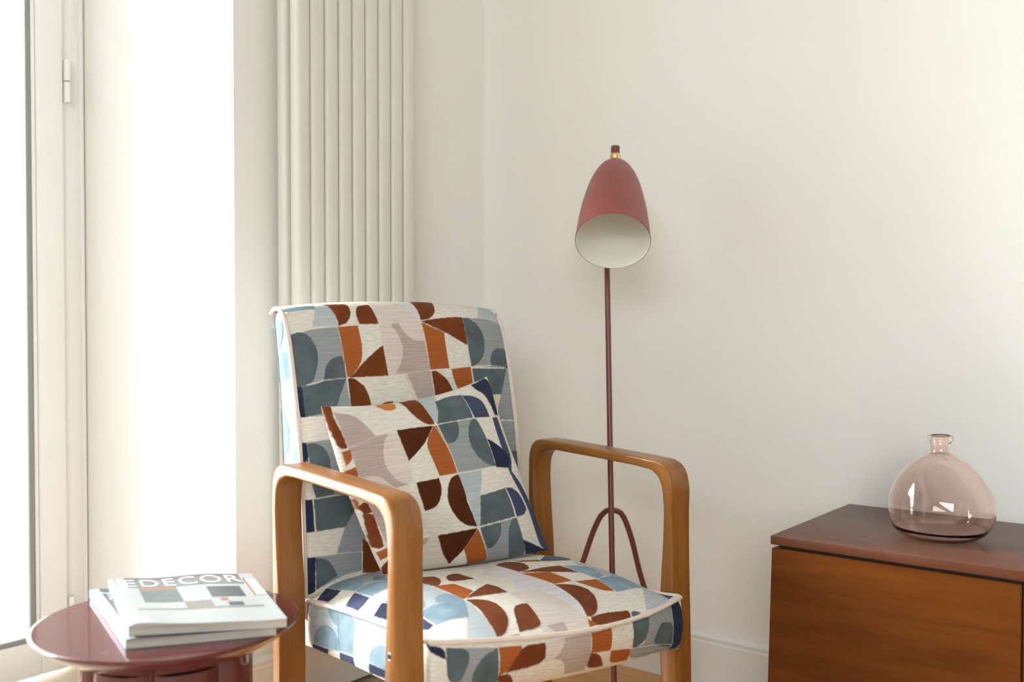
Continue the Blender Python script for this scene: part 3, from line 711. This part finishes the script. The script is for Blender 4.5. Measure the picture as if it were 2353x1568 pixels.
def dye_cloth(key, uv, metric, base='c', extra=()):
    """colours and weave of the cloth at cloth coordinates uv (n,2); metric (2,) metres per unit"""
    colr = np.tile(np.array(DYE[base]), (len(uv), 1)); wv = np.full(len(uv), WEAVE[base])
    pts = uv * metric
    wob = .00028 * np.sin(pts[:, 0] * 310 + 2 * np.sin(pts[:, 1] * 170)) + .00022 * np.sin(pts[:, 1] * 420 + 3 * np.sin(pts[:, 0] * 230))
    for c, w, flat in list(extra) + CLOTH.get(key, []):
        P = smooth_outline(np.array(flat, float).reshape(-1, 2) / 1000, w == 0) * metric
        pad = .004
        box_ = np.where((pts[:, 0] > P[:, 0].min() - pad) & (pts[:, 0] < P[:, 0].max() + pad) & (pts[:, 1] > P[:, 1].min() - pad) & (pts[:, 1] < P[:, 1].max() + pad))[0]
        if not len(box_): continue
        q = pts[box_]; d = np.full(len(q), 9.)
        segs = list(zip(P, np.roll(P, -1, 0))) if w == 0 else list(zip(P[:-1], P[1:]))
        for A, B_ in segs: d = np.minimum(d, seg_dist(q, A, B_))
        if w == 0:
            ins = np.zeros(len(q), bool)
            for A, B_ in segs:
                cr = ((A[1] > q[:, 1]) != (B_[1] > q[:, 1]))
                xs = (B_[0] - A[0]) * (q[:, 1] - A[1]) / (B_[1] - A[1] + 1e-12) + A[0]
                ins ^= cr & (q[:, 0] < xs)
            d = np.where(ins, -d, d) + (wob[box_] if c in 'dvlnoq' else .35 * wob[box_])
            al = np.clip(.5 - d / .0014, 0, 1)
        else:
            al = np.clip(.5 - (d - w * .0005) / .0010, 0, 1) * (.85 if c != 'k' else .6)
        colr[box_] = colr[box_] * (1 - al[:, None]) + np.array(DYE[c]) * al[:, None]
        wv[box_] = np.where(al > .5, WEAVE[c], wv[box_])
    return colr, wv
def cloth_panel(name, fn, us, vs_, key, cloth_uv, metric, parent, base='c', extra=(), flip=False, relief=.0007, swap=False):
    U, V = np.meshgrid(us, vs_, indexing='ij'); nu, nv = U.shape
    co = fn(U, V).reshape(-1, 3)
    uv = cloth_uv(U, V).reshape(-1, 2)
    colr, wv = dye_cloth(key, uv, np.array(metric), base, extra)
    g = co.reshape(nu, nv, 3); n = np.cross(np.gradient(g, axis=0), np.gradient(g, axis=1)).reshape(-1, 3); n /= np.linalg.norm(n, axis=1, keepdims=True) + 1e-12
    if flip: n = -n
    co = co + n * np.where(wv < .2, relief, 0)[:, None]
    idx = np.arange(nu * nv).reshape(nu, nv)
    q = np.stack([idx[:-1, :-1], idx[1:, :-1], idx[1:, 1:], idx[:-1, 1:]], -1).reshape(-1, 4)
    if flip: q = q[:, ::-1]
    me = bpy.data.meshes.new(name); nf = len(q)
    me.vertices.add(len(co)); me.vertices.foreach_set('co', co.astype(np.float32).ravel())
    me.loops.add(nf * 4); me.loops.foreach_set('vertex_index', np.ascontiguousarray(q).astype(np.int32).ravel())
    me.polygons.add(nf); me.polygons.foreach_set('loop_start', np.arange(0, nf * 4, 4, dtype=np.int32)); me.polygons.foreach_set('loop_total', np.full(nf, 4, dtype=np.int32))
    me.update(calc_edges=True); me.polygons.foreach_set('use_smooth', np.ones(nf, bool))
    a = me.attributes.new('dye', 'FLOAT_COLOR', 'POINT'); a.data.foreach_set('color', np.c_[colr, np.ones(len(colr))].astype(np.float32).ravel())
    a = me.attributes.new('weave', 'FLOAT', 'POINT'); a.data.foreach_set('value', wv.astype(np.float32))
    f = uv * np.array(metric); f = f[:, ::-1] if swap else f
    a = me.attributes.new('cloth', 'FLOAT_VECTOR', 'POINT'); a.data.foreach_set('vector', np.c_[f, np.zeros(len(f))].astype(np.float32).ravel())
    return link(name, me, M['cloth'], parent)
ident = lambda U, V: np.stack([U, V], -1)

# --- bentwood arm frames: one strip bent into front leg, arm and rear leg ---
OUT = [(-.016, 0), (-.014, .15), (-.011, .30), (-.007, .42), (-.005, .52), (-.004, .575), (0.001, .592), (.010, .603), (.024, .610), (.06, .6135), (.14, .6165), (.22, .619), (.30, .621), (.36, .6215),
       (.385, .620), (.399, .614), (.408, .604), (.4135, .588), (.4155, .56), (.416, .48), (.415, .38), (.414, .25), (.416, .12), (.42, 0)]
INN = [(.012, 0), (.018, .15), (.027, .29), (.022, .40), (.016, .48), (.0165, .535), (.020, .560), (.028, .578), (.042, .589), (.072, .5945), (.14, .5975), (.22, .600), (.295, .6015), (.34, .602),
       (.362, .600), (.378, .594), (.388, .585), (.394, .572), (.3965, .55), (.394, .48), (.386, .39), (.383, .27), (.389, .12), (.394, 0)]
HALF, AW = .330, .0525
def arm_frame(sgn):
    O, I = np.array(OUT), np.array(INN); d = np.r_[0, np.cumsum(np.linalg.norm(np.diff(O, axis=0), axis=1))]
    s = np.linspace(0, d[-1], 150); O, I = catmull(d, O, s), catmull(d, I, s)
    a0, a1 = (-HALF, -HALF + AW) if sgn < 0 else (HALF - AW, HALF)
    r = .0055; bm = bmesh.new(); rings = []; gr = []
    for k in range(len(s)):
        th = np.linalg.norm(O[k] - I[k]); ring = []
        for (ac, tc, ph) in ((a0 + r, r, 180), (a1 - r, r, 270), (a1 - r, th - r, 0), (a0 + r, th - r, 90)):
            for m_ in range(4):
                an = math.radians(ph + m_ * 30); aa = ac + r * math.cos(an); tt = tc + r * math.sin(an)
                p = I[k] + (O[k] - I[k]) * (tt / th)
                ring.append(bm.verts.new((aa, p[0], p[1]))); gr.append((s[k] + sgn, aa * 1.0, tt))
        rings.append(ring)
    n = len(rings[0])
    for A, B_ in zip(rings, rings[1:]):
        for k in range(n): bm.faces.new((A[k], A[(k+1) % n], B_[(k+1) % n], B_[k]))
    bm.faces.new(rings[0]); bm.faces.new(rings[-1])
    o = from_bm('arm_frame', bm, M['beech'], chair, angle=60)
    at = o.data.attributes.new('grain', 'FLOAT_VECTOR', 'POINT'); at.data.foreach_set('vector', np.array(gr, np.float32).ravel())
    # screw cap sunk in the outer side, level with the seat rail
    for b_ in (.0085, .402):
        x = sgn * HALF; bm = bmesh.new(); R = Matrix.Rotation(sgn * math.pi / 2, 3, 'Y')
        add_lathe(bm, [(.0062, -.003), (.0062, .0006), (.0055, .0012), (.0042, .0004), (.0036, .0002), (0, .0002)], 20, (x, b_, .372), R)
        from_bm('screw_cap', bm, M['steel'], o)
        bm = bmesh.new(); add_lathe(bm, [(0, .0003), (.0040, .0003), (.0038, .0009), (0, .0009)], 18, (x, b_, .372), R); from_bm('screw_hole', bm, M['dark'], o)
    return o
arm_frame(-1); arm_frame(1)

# --- seat ---
seat = cloth_panel('seat', lambda x, y: seat_top(x, y), np.linspace(-1, 1, 350), np.linspace(0, 1, 300), 'S', ident, (.268, .45), chair)
cloth_panel('seat_band', band_surface, np.linspace(0, BAND_LEN, 880), np.linspace(0, 1, 64), 'D', ident, (1., .094), seat, base='c',
            extra=[('b', 0, [int(BAND_C2*1000), -50, int(BAND_LEN*1000)+50, -50, int(BAND_LEN*1000)+50, 1100, int(BAND_C2*1000)+60, 1100])])
pp = BAND_P[::6] + np.array([0, 0, .001])
bm = bmesh.new(); R_ = [.0040 + .0013 * math.exp(-(((i * 6 * 1.0) % 62 - 31) / 3.2) ** 2) for i in range(len(pp))]
add_tube(bm, [tuple(p) for p in pp], R_, 10); from_bm('piping', bm, M['piping'], seat)
bm = bmesh.new()
bt = band_surface(np.linspace(0, BAND_LEN, 120), np.ones(120)); c0 = bt.mean(0)
vv = [bm.verts.new(tuple(p)) for p in bt]; bm.faces.new(vv); from_bm('seat_underside', bm, plain('black_lining', (.05, .045, .04), .9), chair, smooth=False)
for b_ in (.09, .34):
    box('seat_rail', (-.262, b_, .300), (.262, b_ + .035, .352), M['beech'], chair, .003)

# --- back ---
back = cloth_panel('backrest', back_surface, np.linspace(-.265, .265, 370), np.linspace(0, BACK_LEN, 440), 'B', ident, (1., 1.), chair,
    extra=[('m', 0, [-20, 0, 95, 0, 95, 330, -20, 330]), ('p', 0, [20, 60, 95, 60, 95, 170, 20, 170]), ('r', 0, [-140, 200, -90, 200, -90, 330, -140, 330]), ('d', 0, [-90, 90, -40, 90, -40, 190, -70, 160]),
           ('r', 0, [95, 140, 150, 140, 150, 280, 95, 280]), ('d', 0, [95, 20, 180, 30, 170, 120, 120, 130]), ('g', 0, [185, 0, 265, 0, 265, 320, 185, 320]), ('v', 0, [190, 60, 230, 50, 250, 110, 230, 170, 190, 180])])
cloth_panel('side_panel', lambda t, z: side_surface(t, z, -1), np.linspace(0, 1, 60), np.linspace(.325, .896, 330), 'L', ident, (.1, 1.), back, base='c', flip=True)
cloth_panel('side_panel', lambda t, z: side_surface(t, z, 1), np.linspace(0, 1, 24), np.linspace(.325, .896, 120), 'R', ident, (.1, 1.), back, base='m',
            extra=[('g', 0, [-100, 500, 1100, 500, 1100, 620, -100, 620]), ('r', 0, [-100, 700, 1100, 700, 1100, 760, -100, 760]), ('c', 0, [-100, 400, 1100, 400, 1100, 480, -100, 480])])
zz = np.linspace(.325, .893, 60)
def rear(a, z):
    r = catmull(SIDE_Z, SIDE_REAR, z); return np.stack([a, r, z], -1)
cloth_panel('rear_panel', rear, np.linspace(-.265, .250, 60), zz, 'X', ident, (1., 1.), back, base='c', flip=True,
            extra=[('b', 0, [-265, 300, -90, 300, -90, 900, -265, 900]), ('r', 0, [-60, 330, 40, 330, 40, 700, -60, 700]), ('v', 0, [90, 400, 240, 420, 240, 620, 90, 600])])
for sgn in (-1, 1):
    ss = np.linspace(0, BACK_LEN - .03, 90); P_ = back_surface(np.full(90, sgn * .265), ss) + np.array([sgn * .002, -.001, 0])
    bm = bmesh.new(); add_tube(bm, [tuple(p) for p in P_], [.0046 + .0012 * math.exp(-((i - 52) / 1.2) ** 2) for i in range(90)], 10); from_bm('piping', bm, M['piping'], back)

# --- cushion ---
pil = empty('throw_pillow', CHAIR_O, CHAIR_R, label='square patchwork cushion in rust, cream, slate and navy leaning on the armchair back', category='cushion')
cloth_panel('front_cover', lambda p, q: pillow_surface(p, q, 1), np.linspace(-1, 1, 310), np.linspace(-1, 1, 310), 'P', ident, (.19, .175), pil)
cloth_panel('rear_cover', lambda p, q: pillow_surface(p, q, -1), np.linspace(-1, 1, 110), np.linspace(-1, 1, 110), 'PX', ident, (.19, .175), pil, flip=True,
            extra=[('d', 0, [-1000, -300, -880, -300, -860, 200, -1000, 200]), ('r', 0, [-1000, -700, -900, -700, -900, -500, -1000, -500]), ('n', 0, [850, -1000, 1000, -1000, 1000, 1000, 850, 1000]), ('v', 0, [300, -300, 700, -300, 600, 400, 300, 300])])

# =====================================================================================
#                                   FLOOR LAMP
# =====================================================================================
lamp = empty('floor_lamp', (-1.195, 1.872, 0), label='slender oxblood tripod floor lamp with a tilted bullet shade, white inside', category='lamp')
LO = Vector((-1.195, 1.872, 0)); lw = lambda p: tuple(Vector(p) - LO)
foot = Vector((-1.157, 1.812, .004)); top = Vector((-1.2630, 1.9345, 1.19))
bm = bmesh.new(); add_tube(bm, [lw(foot.lerp(top, t)) for t in np.linspace(0, 1, 12)], .0064, 14); from_bm('pole', bm, M['pole'], lamp)
LA = foot.lerp(top, .383)
apex = LA + Vector((-.006, .012, 0))
legp = [(-1.405, 1.852, .004), (-1.3434, 1.872, .19), (-1.2873, 1.8800, .327), (-1.2500, 1.880, .418), (-1.2400, 1.881, .4365), (-1.2270, 1.882, .4490), (-1.2110, apex.y, .4545), (-1.1990, 1.897, .4485), (-1.1930, 1.906, .4340), (-1.1895, 1.914, .4150), (-1.1870, 1.9690, .290), (-1.1660, 2.040, .11), (-1.1540, 2.068, .004)]
bm = bmesh.new(); add_tube(bm, [lw(p) for p in spline(legp, 6)], .0064, 12); from_bm('rear_legs', bm, M['pole'], lamp)
for p in (foot, legp[0], legp[-1]):
    bm = bmesh.new(); add_lathe(bm, [(0, 0), (.009, 0), (.0095, .004), (.008, .012), (0, .014)], 16, lw((p[0], p[1], .0))); from_bm('rubber_foot', bm, M['dark'], lamp)
AP = Vector((-1.2338, 1.9296, 1.2471)); OPN = Vector((-1.138, 1.7704, 1.0454)); AP = OPN + (AP - OPN) * .955; axd = (AP - OPN).normalized(); SL = (AP - OPN).length
rot = axd.to_track_quat('Z', 'Y').to_matrix()
PT = [(0, .10), (.03, .23), (.06, .325), (.123, .47), (.18, .555), (.247, .635), (.37, .745), (.494, .82), (.617, .885), (.74, .932), (.864, .968), (.95, .988), (1, 1)]
RS = .0795
prof = [(RS * r, SL * (1 - t)) for t, r in PT][::-1]
fine = spline([(r, z) for r, z in prof], 4)
bm = bmesh.new(); add_lathe(bm, [(RS - .0012, -.0004)] + [tuple(p) for p in fine] + [(0, SL + .0005)], 72, lw(OPN), rot)
sh = from_bm('lamp_shade', bm, M['lamp'], lamp, angle=50)
bm = bmesh.new(); add_lathe(bm, [(RS - .0012, -.0003)] + [(max(p[0] - .0016, .002), p[1] - .001) for p in fine[1:]] + [(0, SL - .004)], 72, lw(OPN), rot)
bmesh.ops.recalc_face_normals(bm, faces=bm.faces); bmesh.ops.reverse_faces(bm, faces=bm.faces)
from_bm('shade_lining', bm, M['shade_in'], sh, angle=50, recalc=False, label='white enamel inside of the shade')
# brass joint and knob on top of the shade (upright)
up = (axd * .35 + Vector((0, 0, 1))).normalized(); ru = up.to_track_quat('Z', 'Y').to_matrix(); J = AP.copy()
bm = bmesh.new(); add_lathe(bm, [(0, -.002), (.0118, -.002), (.0126, .003), (.0126, .007), (.0120, .0085), (.0124, .010), (.0124, .0175), (.0102, .0205), (0, .0205)], 28, lw(J), ru); from_bm('brass_collar', bm, M['brass'], lamp, label='polished brass collar')
bm = bmesh.new(); add_lathe(bm, [(0, .019), (.0101, .019), (.0101, .0375), (.0088, .0388), (0, .039)], 28, lw(J), ru); from_bm('knob', bm, M['pole'], lamp)
bm = bmesh.new(); add_tube(bm, [lw(top - Vector((0, 0, .004))), lw((top + AP) / 2 + Vector((.0, .012, .016))), lw(J + up * .004)], .0055, 10); from_bm('arm', bm, M['pole'], lamp)

# =====================================================================================
#                                   SIDEBOARD AND VASE
# =====================================================================================
SB = Vector((-.763, 1.7225, 0))
sb = empty('sideboard', tuple(SB), label='low mahogany sideboard with flat doors below an overhanging top', category='sideboard')
W_, DP, ZT = 1.30, .405, .484
box('top', (0, 0, ZT - .0162), (W_, DP, ZT), M['mahogany_top'], sb, .0012, 2)
def slab(name, pts8, mat, parent, bev=.001):
    bm = bmesh.new(); v = [bm.verts.new(p) for p in pts8]
    for f in ((0,1,2,3), (7,6,5,4), (0,4,5,1), (1,5,6,2), (2,6,7,3), (3,7,4,0)): bm.faces.new([v[i] for i in f])
    bmesh.ops.recalc_face_normals(bm, faces=bm.faces); bmesh.ops.bevel(bm, geom=list(bm.edges), offset=bev, segments=2, affect='EDGES'); return from_bm(name, bm, mat, parent)
zl, zh = .10, .4615
fl = lambda z: -.0095 * (zh - z) / .36
def panel(name, x0, x1, y0, y1, mat, l0=0, l1=0, za=zl, zb=zh):
    return slab(name, [(x0 + l0, y0, za), (x1 + l1, y0, za), (x1 + l1, y1, za), (x0 + l0, y1, za), (x0, y0, zb), (x1, y0, zb), (x1, y1, zb), (x0, y1, zb)], mat, sb)
box('shadow_gap', (.012, .014, zh + .0002), (W_ - .012, DP - .01, ZT - .0162), M['dark'], sb, smooth=False)
panel('side_panel', .0045, .020, .0225, DP, M['mahogany'], l0=fl(zl), l1=fl(zl)); panel('side_panel', W_ - .020, W_ - .0045, .0225, DP, M['mahogany'], l0=-fl(zl), l1=-fl(zl))
box('back_board', (.021, DP - .012, zl), (W_ - .021, DP - .002, zh), M['mahogany'], sb); box('bottom_board', (.021, .0225, zl), (W_ - .021, DP - .013, zl + .018), M['mahogany'], sb)
xs_ = [.0025, .4212, .8606, W_ - .0025]
for k in range(3):
    d_ = panel('door', xs_[k] + (0 if k == 0 else .0012), xs_[k+1] - (.0012 if k < 2 else 0), .0005, .0205, M['mahogany'], l0=fl(zl) if k == 0 else 0, l1=-fl(zl) if k == 2 else 0)
    hx = xs_[k+1] - .004
    bm = bmesh.new(); add_box(bm, (hx, .0002, .4465), (hx + .0032, .0006, .4575)); from_bm('finger_notch', bm, M['dark'], d_, smooth=False)
for x in (.05, W_ - .05):
    for y in (.05, DP - .05):
        bm = bmesh.new(); add_tube(bm, [(x, y, 0), (x, y, .0995)], [.011, .019], 16); from_bm('leg', bm, M['mahogany'], sb)

vase_prof = [(0, 0), (.055, .0008), (.066, .0030), (.079, .0095), (.0885, .019), (.0955, .031), (.0992, .044), (.1005, .058), (.0995, .074), (.0955, .091), (.0885, .108), (.0790, .124), (.0670, .139), (.0535, .152), (.0395, .1615), (.0290, .1665), (.0225, .1710), (.0198, .1770), (.0192, .1850), (.0200, .1925), (.0222, .1950), (.0238, .1980), (.0240, .2020), (.0228, .2055), (.0198, .2070)]
outp = spline(vase_prof, 3)
bm = bmesh.new(); th = .0026
inner = []
for i in range(len(outp)):
    t = outp[min(i+1, len(outp)-1)] - outp[max(i-1, 0)]; t /= np.linalg.norm(t); n = np.array([-t[1], t[0]])
    inner.append(outp[i] + n * (th if outp[i][1] > .02 else th + .0025))
inner = [(min(max(p[0], 0.0), .1), p[1]) for p in inner if p[1] < .2065]
inner = [(p[0] if p[1] < .188 else .0168, p[1]) for p in inner]
inner[0] = (0, inner[0][1])
add_lathe(bm, [tuple(p) for p in outp] + [(.0172, .2066)] + inner[::-1], 72)
for v in bm.verts:      # hand-blown: a little lopsided
    k = math.sin(min(v.co.z / .17, 1) * math.pi)
    a_ = math.atan2(v.co.y, v.co.x); f_ = 1 + k * (.012 * math.cos(2 * a_ + .6) + .010 * math.cos(3 * a_ + 2))
    v.co.x = v.co.x * f_ + .004 * k * math.sin(v.co.z * 20); v.co.y *= f_
for v in bm.verts: v.co *= .905
vase = from_bm('vase', bm, M['pink_glass'], angle=80, label='squat pink glass bottle vase on the sideboard top', category='vase')
vase.location = (-.5129, 1.892, ZT + .0006)

# =====================================================================================
#                                   SIDE TABLE AND MAGAZINES
# =====================================================================================
TC = Vector((-1.333, .845, 0)); ZT2 = .430
tb = empty('side_table', tuple(TC), label='round glossy burgundy side table on a fluted pedestal', category='table')
TR = .1925
tp = [(0, ZT2 - .046), (.10, ZT2 - .046), (.115, ZT2 - .0445), (.135, ZT2 - .039), (.155, ZT2 - .0300), (.172, ZT2 - .0195), (.184, ZT2 - .0118), (.1898, ZT2 - .0060), (.1922, ZT2 - .0032), (.1925, ZT2 - .0018), (.1915, ZT2 - .0006), (.1895, ZT2), (.1870, ZT2), (.1845, ZT2), (.10, ZT2), (0, ZT2)]
bm = bmesh.new(); add_lathe(bm, tp, 128); from_bm('tabletop', bm, M['lacquer'], tb, angle=50)
bm = bmesh.new(); n = 240; rings = []
for z in (.012, ZT2 - .0462):
    ring = []
    for k in range(n):
        t = 2 * math.pi * k / n; lob = abs(math.cos(3.5 * (t + .35)))
        r = .108 + .017 * (1 - (1 - lob) ** 2)
        ring.append(bm.verts.new((r * math.cos(t), r * math.sin(t), z)))
    rings.append(ring)
for k in range(n): bm.faces.new((rings[0][k], rings[0][(k+1) % n], rings[1][(k+1) % n], rings[1][k]))
bm.faces.new(rings[0][::-1]); bm.faces.new(rings[1]); from_bm('pedestal', bm, M['lacquer'], tb, angle=30)
bm = bmesh.new(); add_lathe(bm, [(0, 0), (.15, 0), (.154, .003), (.152, .010), (.14, .012), (0, .012)], 96); from_bm('base', bm, M['lacquer'], tb, angle=50)

def magazine(name, quad, z0, t, cover, label, wave=0.0):
    """quad: TL BL BR TR (x,y); spine runs TL-BL"""
    Q = [Vector((*p, 0)) for p in quad]; org = (Q[0] + Q[1] + Q[2] + Q[3]) / 4
    m = empty(name, (org.x, org.y, z0), label=label, category='magazine', group='magazines on the side table')
    N1, N2 = 28, 18
    def P(u, v, z):      # u across from spine, v from far to near
        p = (Q[0] * (1 - u) + Q[3] * u) * (1 - v) + (Q[1] * (1 - u) + Q[2] * u) * v - org
        return (p.x, p.y, z)
    def zt(u, v): return t + wave * (.0030 * math.sin(u * 6.0 + .6) * v + .0016 * math.sin(u * 9 + 2) - .0030 * max(0, (.06 - u) / .06) ** 2)
    def sheet(nm, f, za, zb, mat, par, e=0.0, u0=0, u1=1, v0=0, v1=1, n1=N1, n2=N2):
        bm = bmesh.new(); T = {}; B_ = {}
        for i in range(n1 + 1):
            for j in range(n2 + 1):
                u = u0 + (u1 - u0) * i / n1; v = v0 + (v1 - v0) * j / n2
                T[i, j] = bm.verts.new(P(u, v, zb(u, v))); B_[i, j] = bm.verts.new(P(u, v, za(u, v)))
        for i in range(n1):
            for j in range(n2):
                bm.faces.new((T[i, j], T[i+1, j], T[i+1, j+1], T[i, j+1])); bm.faces.new((B_[i, j+1], B_[i+1, j+1], B_[i+1, j], B_[i, j]))
        for i in range(n1):
            bm.faces.new((T[i, 0], B_[i, 0], B_[i+1, 0], T[i+1, 0])); bm.faces.new((T[i+1, n2], B_[i+1, n2], B_[i, n2], T[i, n2]))
        for j in range(n2):
            bm.faces.new((T[0, j+1], B_[0, j+1], B_[0, j], T[0, j])); bm.faces.new((T[n1, j], B_[n1, j], B_[n1, j+1], T[n1, j+1]))
        return from_bm(nm, bm, mat, par, angle=40)
    body = sheet('pages', 0, lambda u, v: .0009, lambda u, v: zt(u, v) - .0006, M['pages'], m, u0=.004, u1=.996, v0=.003, v1=.997)
    cov = sheet('cover', 0, lambda u, v: zt(u, v) - .0006, zt, cover, m)
    sheet('rear_cover', 0, lambda u, v: 0.0004, lambda u, v: .0009, M['spine'], m)
    sheet('spine', 0, lambda u, v: 0.0004, lambda u, v: zt(0, v) + .00005, M['spine'], m, u0=-.0065, u1=.003, n1=1)
    def decal(nm, mat, u0, u1, v0, v1, h=.00025, par=None):
        return sheet(nm, 0, lambda u, v: zt(u, v) - .0002, lambda u, v: zt(u, v) + h, mat, par or cov, u0=u0, u1=u1, v0=v0, v1=v1, n1=10, n2=6)
    def lettering(txt, u0, v0, ux, vx, sx, sy, mat):
        """flat letters: origin (u0,v0), baseline along (ux,vx) in metres direction, size sx advance x sy height"""
        fc = bpy.data.curves.new('lettering', 'FONT'); fc.body = txt; fc.size = 1; fc.extrude = 0.0002; fc.space_character = 1.12
        o = bpy.data.objects.new('lettering', fc); col.objects.link(o)
        dg = bpy.context.evaluated_depsgraph_get(); me = bpy.data.meshes.new_from_object(o.evaluated_get(dg)); bpy.data.objects.remove(o)
        A = Vector(P(u0, v0, 0)); U_ = Vector(P(u0 + ux, v0 + vx, 0)) - A
        V_ = Vector(P(u0 + sy[0], v0 + sy[1], 0)) - A
        w = max(v.co.x for v in me.vertices); h = max(v.co.y for v in me.vertices)
        for v in me.vertices:
            fx, fy = v.co.x / w, v.co.y / h
            p = A + U_ * fx + V_ * fy; uu, vv_ = u0 + ux * fx + sy[0] * fy, v0 + vx * fx + sy[1] * fy
            v.co = Vector((p.x, p.y, zt(uu, vv_) + .0003 + (.0003 if v.co.z > 0 else 0)))
        me.materials.clear(); me.materials.append(mat); me.update()
        return link('lettering', me, mat, cov)
    return m, cov, decal, lettering
lower = [(-1.5339, .8309), (-1.2535, .7295), (-1.1400, .8950), (-1.420, .9965)]
m1, c1, dec, let = magazine('magazine', lower, ZT2 + .0003, .0128, M['cover_grey'], 'lower magazine with grey cover and white spine, under the other one', .3)
dec('pale_strip', M['cover'], .0, .06, .0, 1.0)
let('JIL', .085, .10, .0, .16, 1, (.075, 0), M['ink_white'])
upper = [(-1.5186, .8545), (-1.2615, .7387), (-1.1232, .9000), (-1.3729, 1.0245)]
m2, c2_, dec, let = magazine('magazine', upper, ZT2 + .0003 + .0138, .0140, M['cover'], 'upper magazine with white interior photo cover lettered EDECOR', 1.0)
dec('title_band', M['ink_band'], .03, .90, .004, .075, .0002)
dec('title_ground', M['ink_pale'], .03, .90, .075, .245, .0002)
let('EDECOR', .07, .225, .83, -.02, 1, (0, -.165), M['ink_white'])
dec('cover_photo', M['ink_teal'], .165, .42, .30, .58); dec('cover_photo', M['ink_orange'], .165, .42, .245, .30)
dec('cover_photo', M['ink_dark'], .62, .85, .30, .52)
dec('cover_photo', M['ink_beige'], .42, .60, .58, .70); dec('cover_photo', M['ink_orange'], .665, .715, .54, .60); dec('cover_photo', M['ink_dark'], .70, .80, .63, .70)
dec('cover_flash', M['spine'], .925, .995, .12, .50); dec('flash_border', M['ink_orange'], .91, .925, .12, .50); dec('flash_border', M['ink_orange'], .91, .995, .50, .512); dec('flash_border', M['ink_orange'], .91, .995, .108, .12)
dec('cover_photo', M['ink_beige'], .10, .92, .71, .74, .00022); dec('barcode_panel', M['spine'], .045, .14, .86, .98)
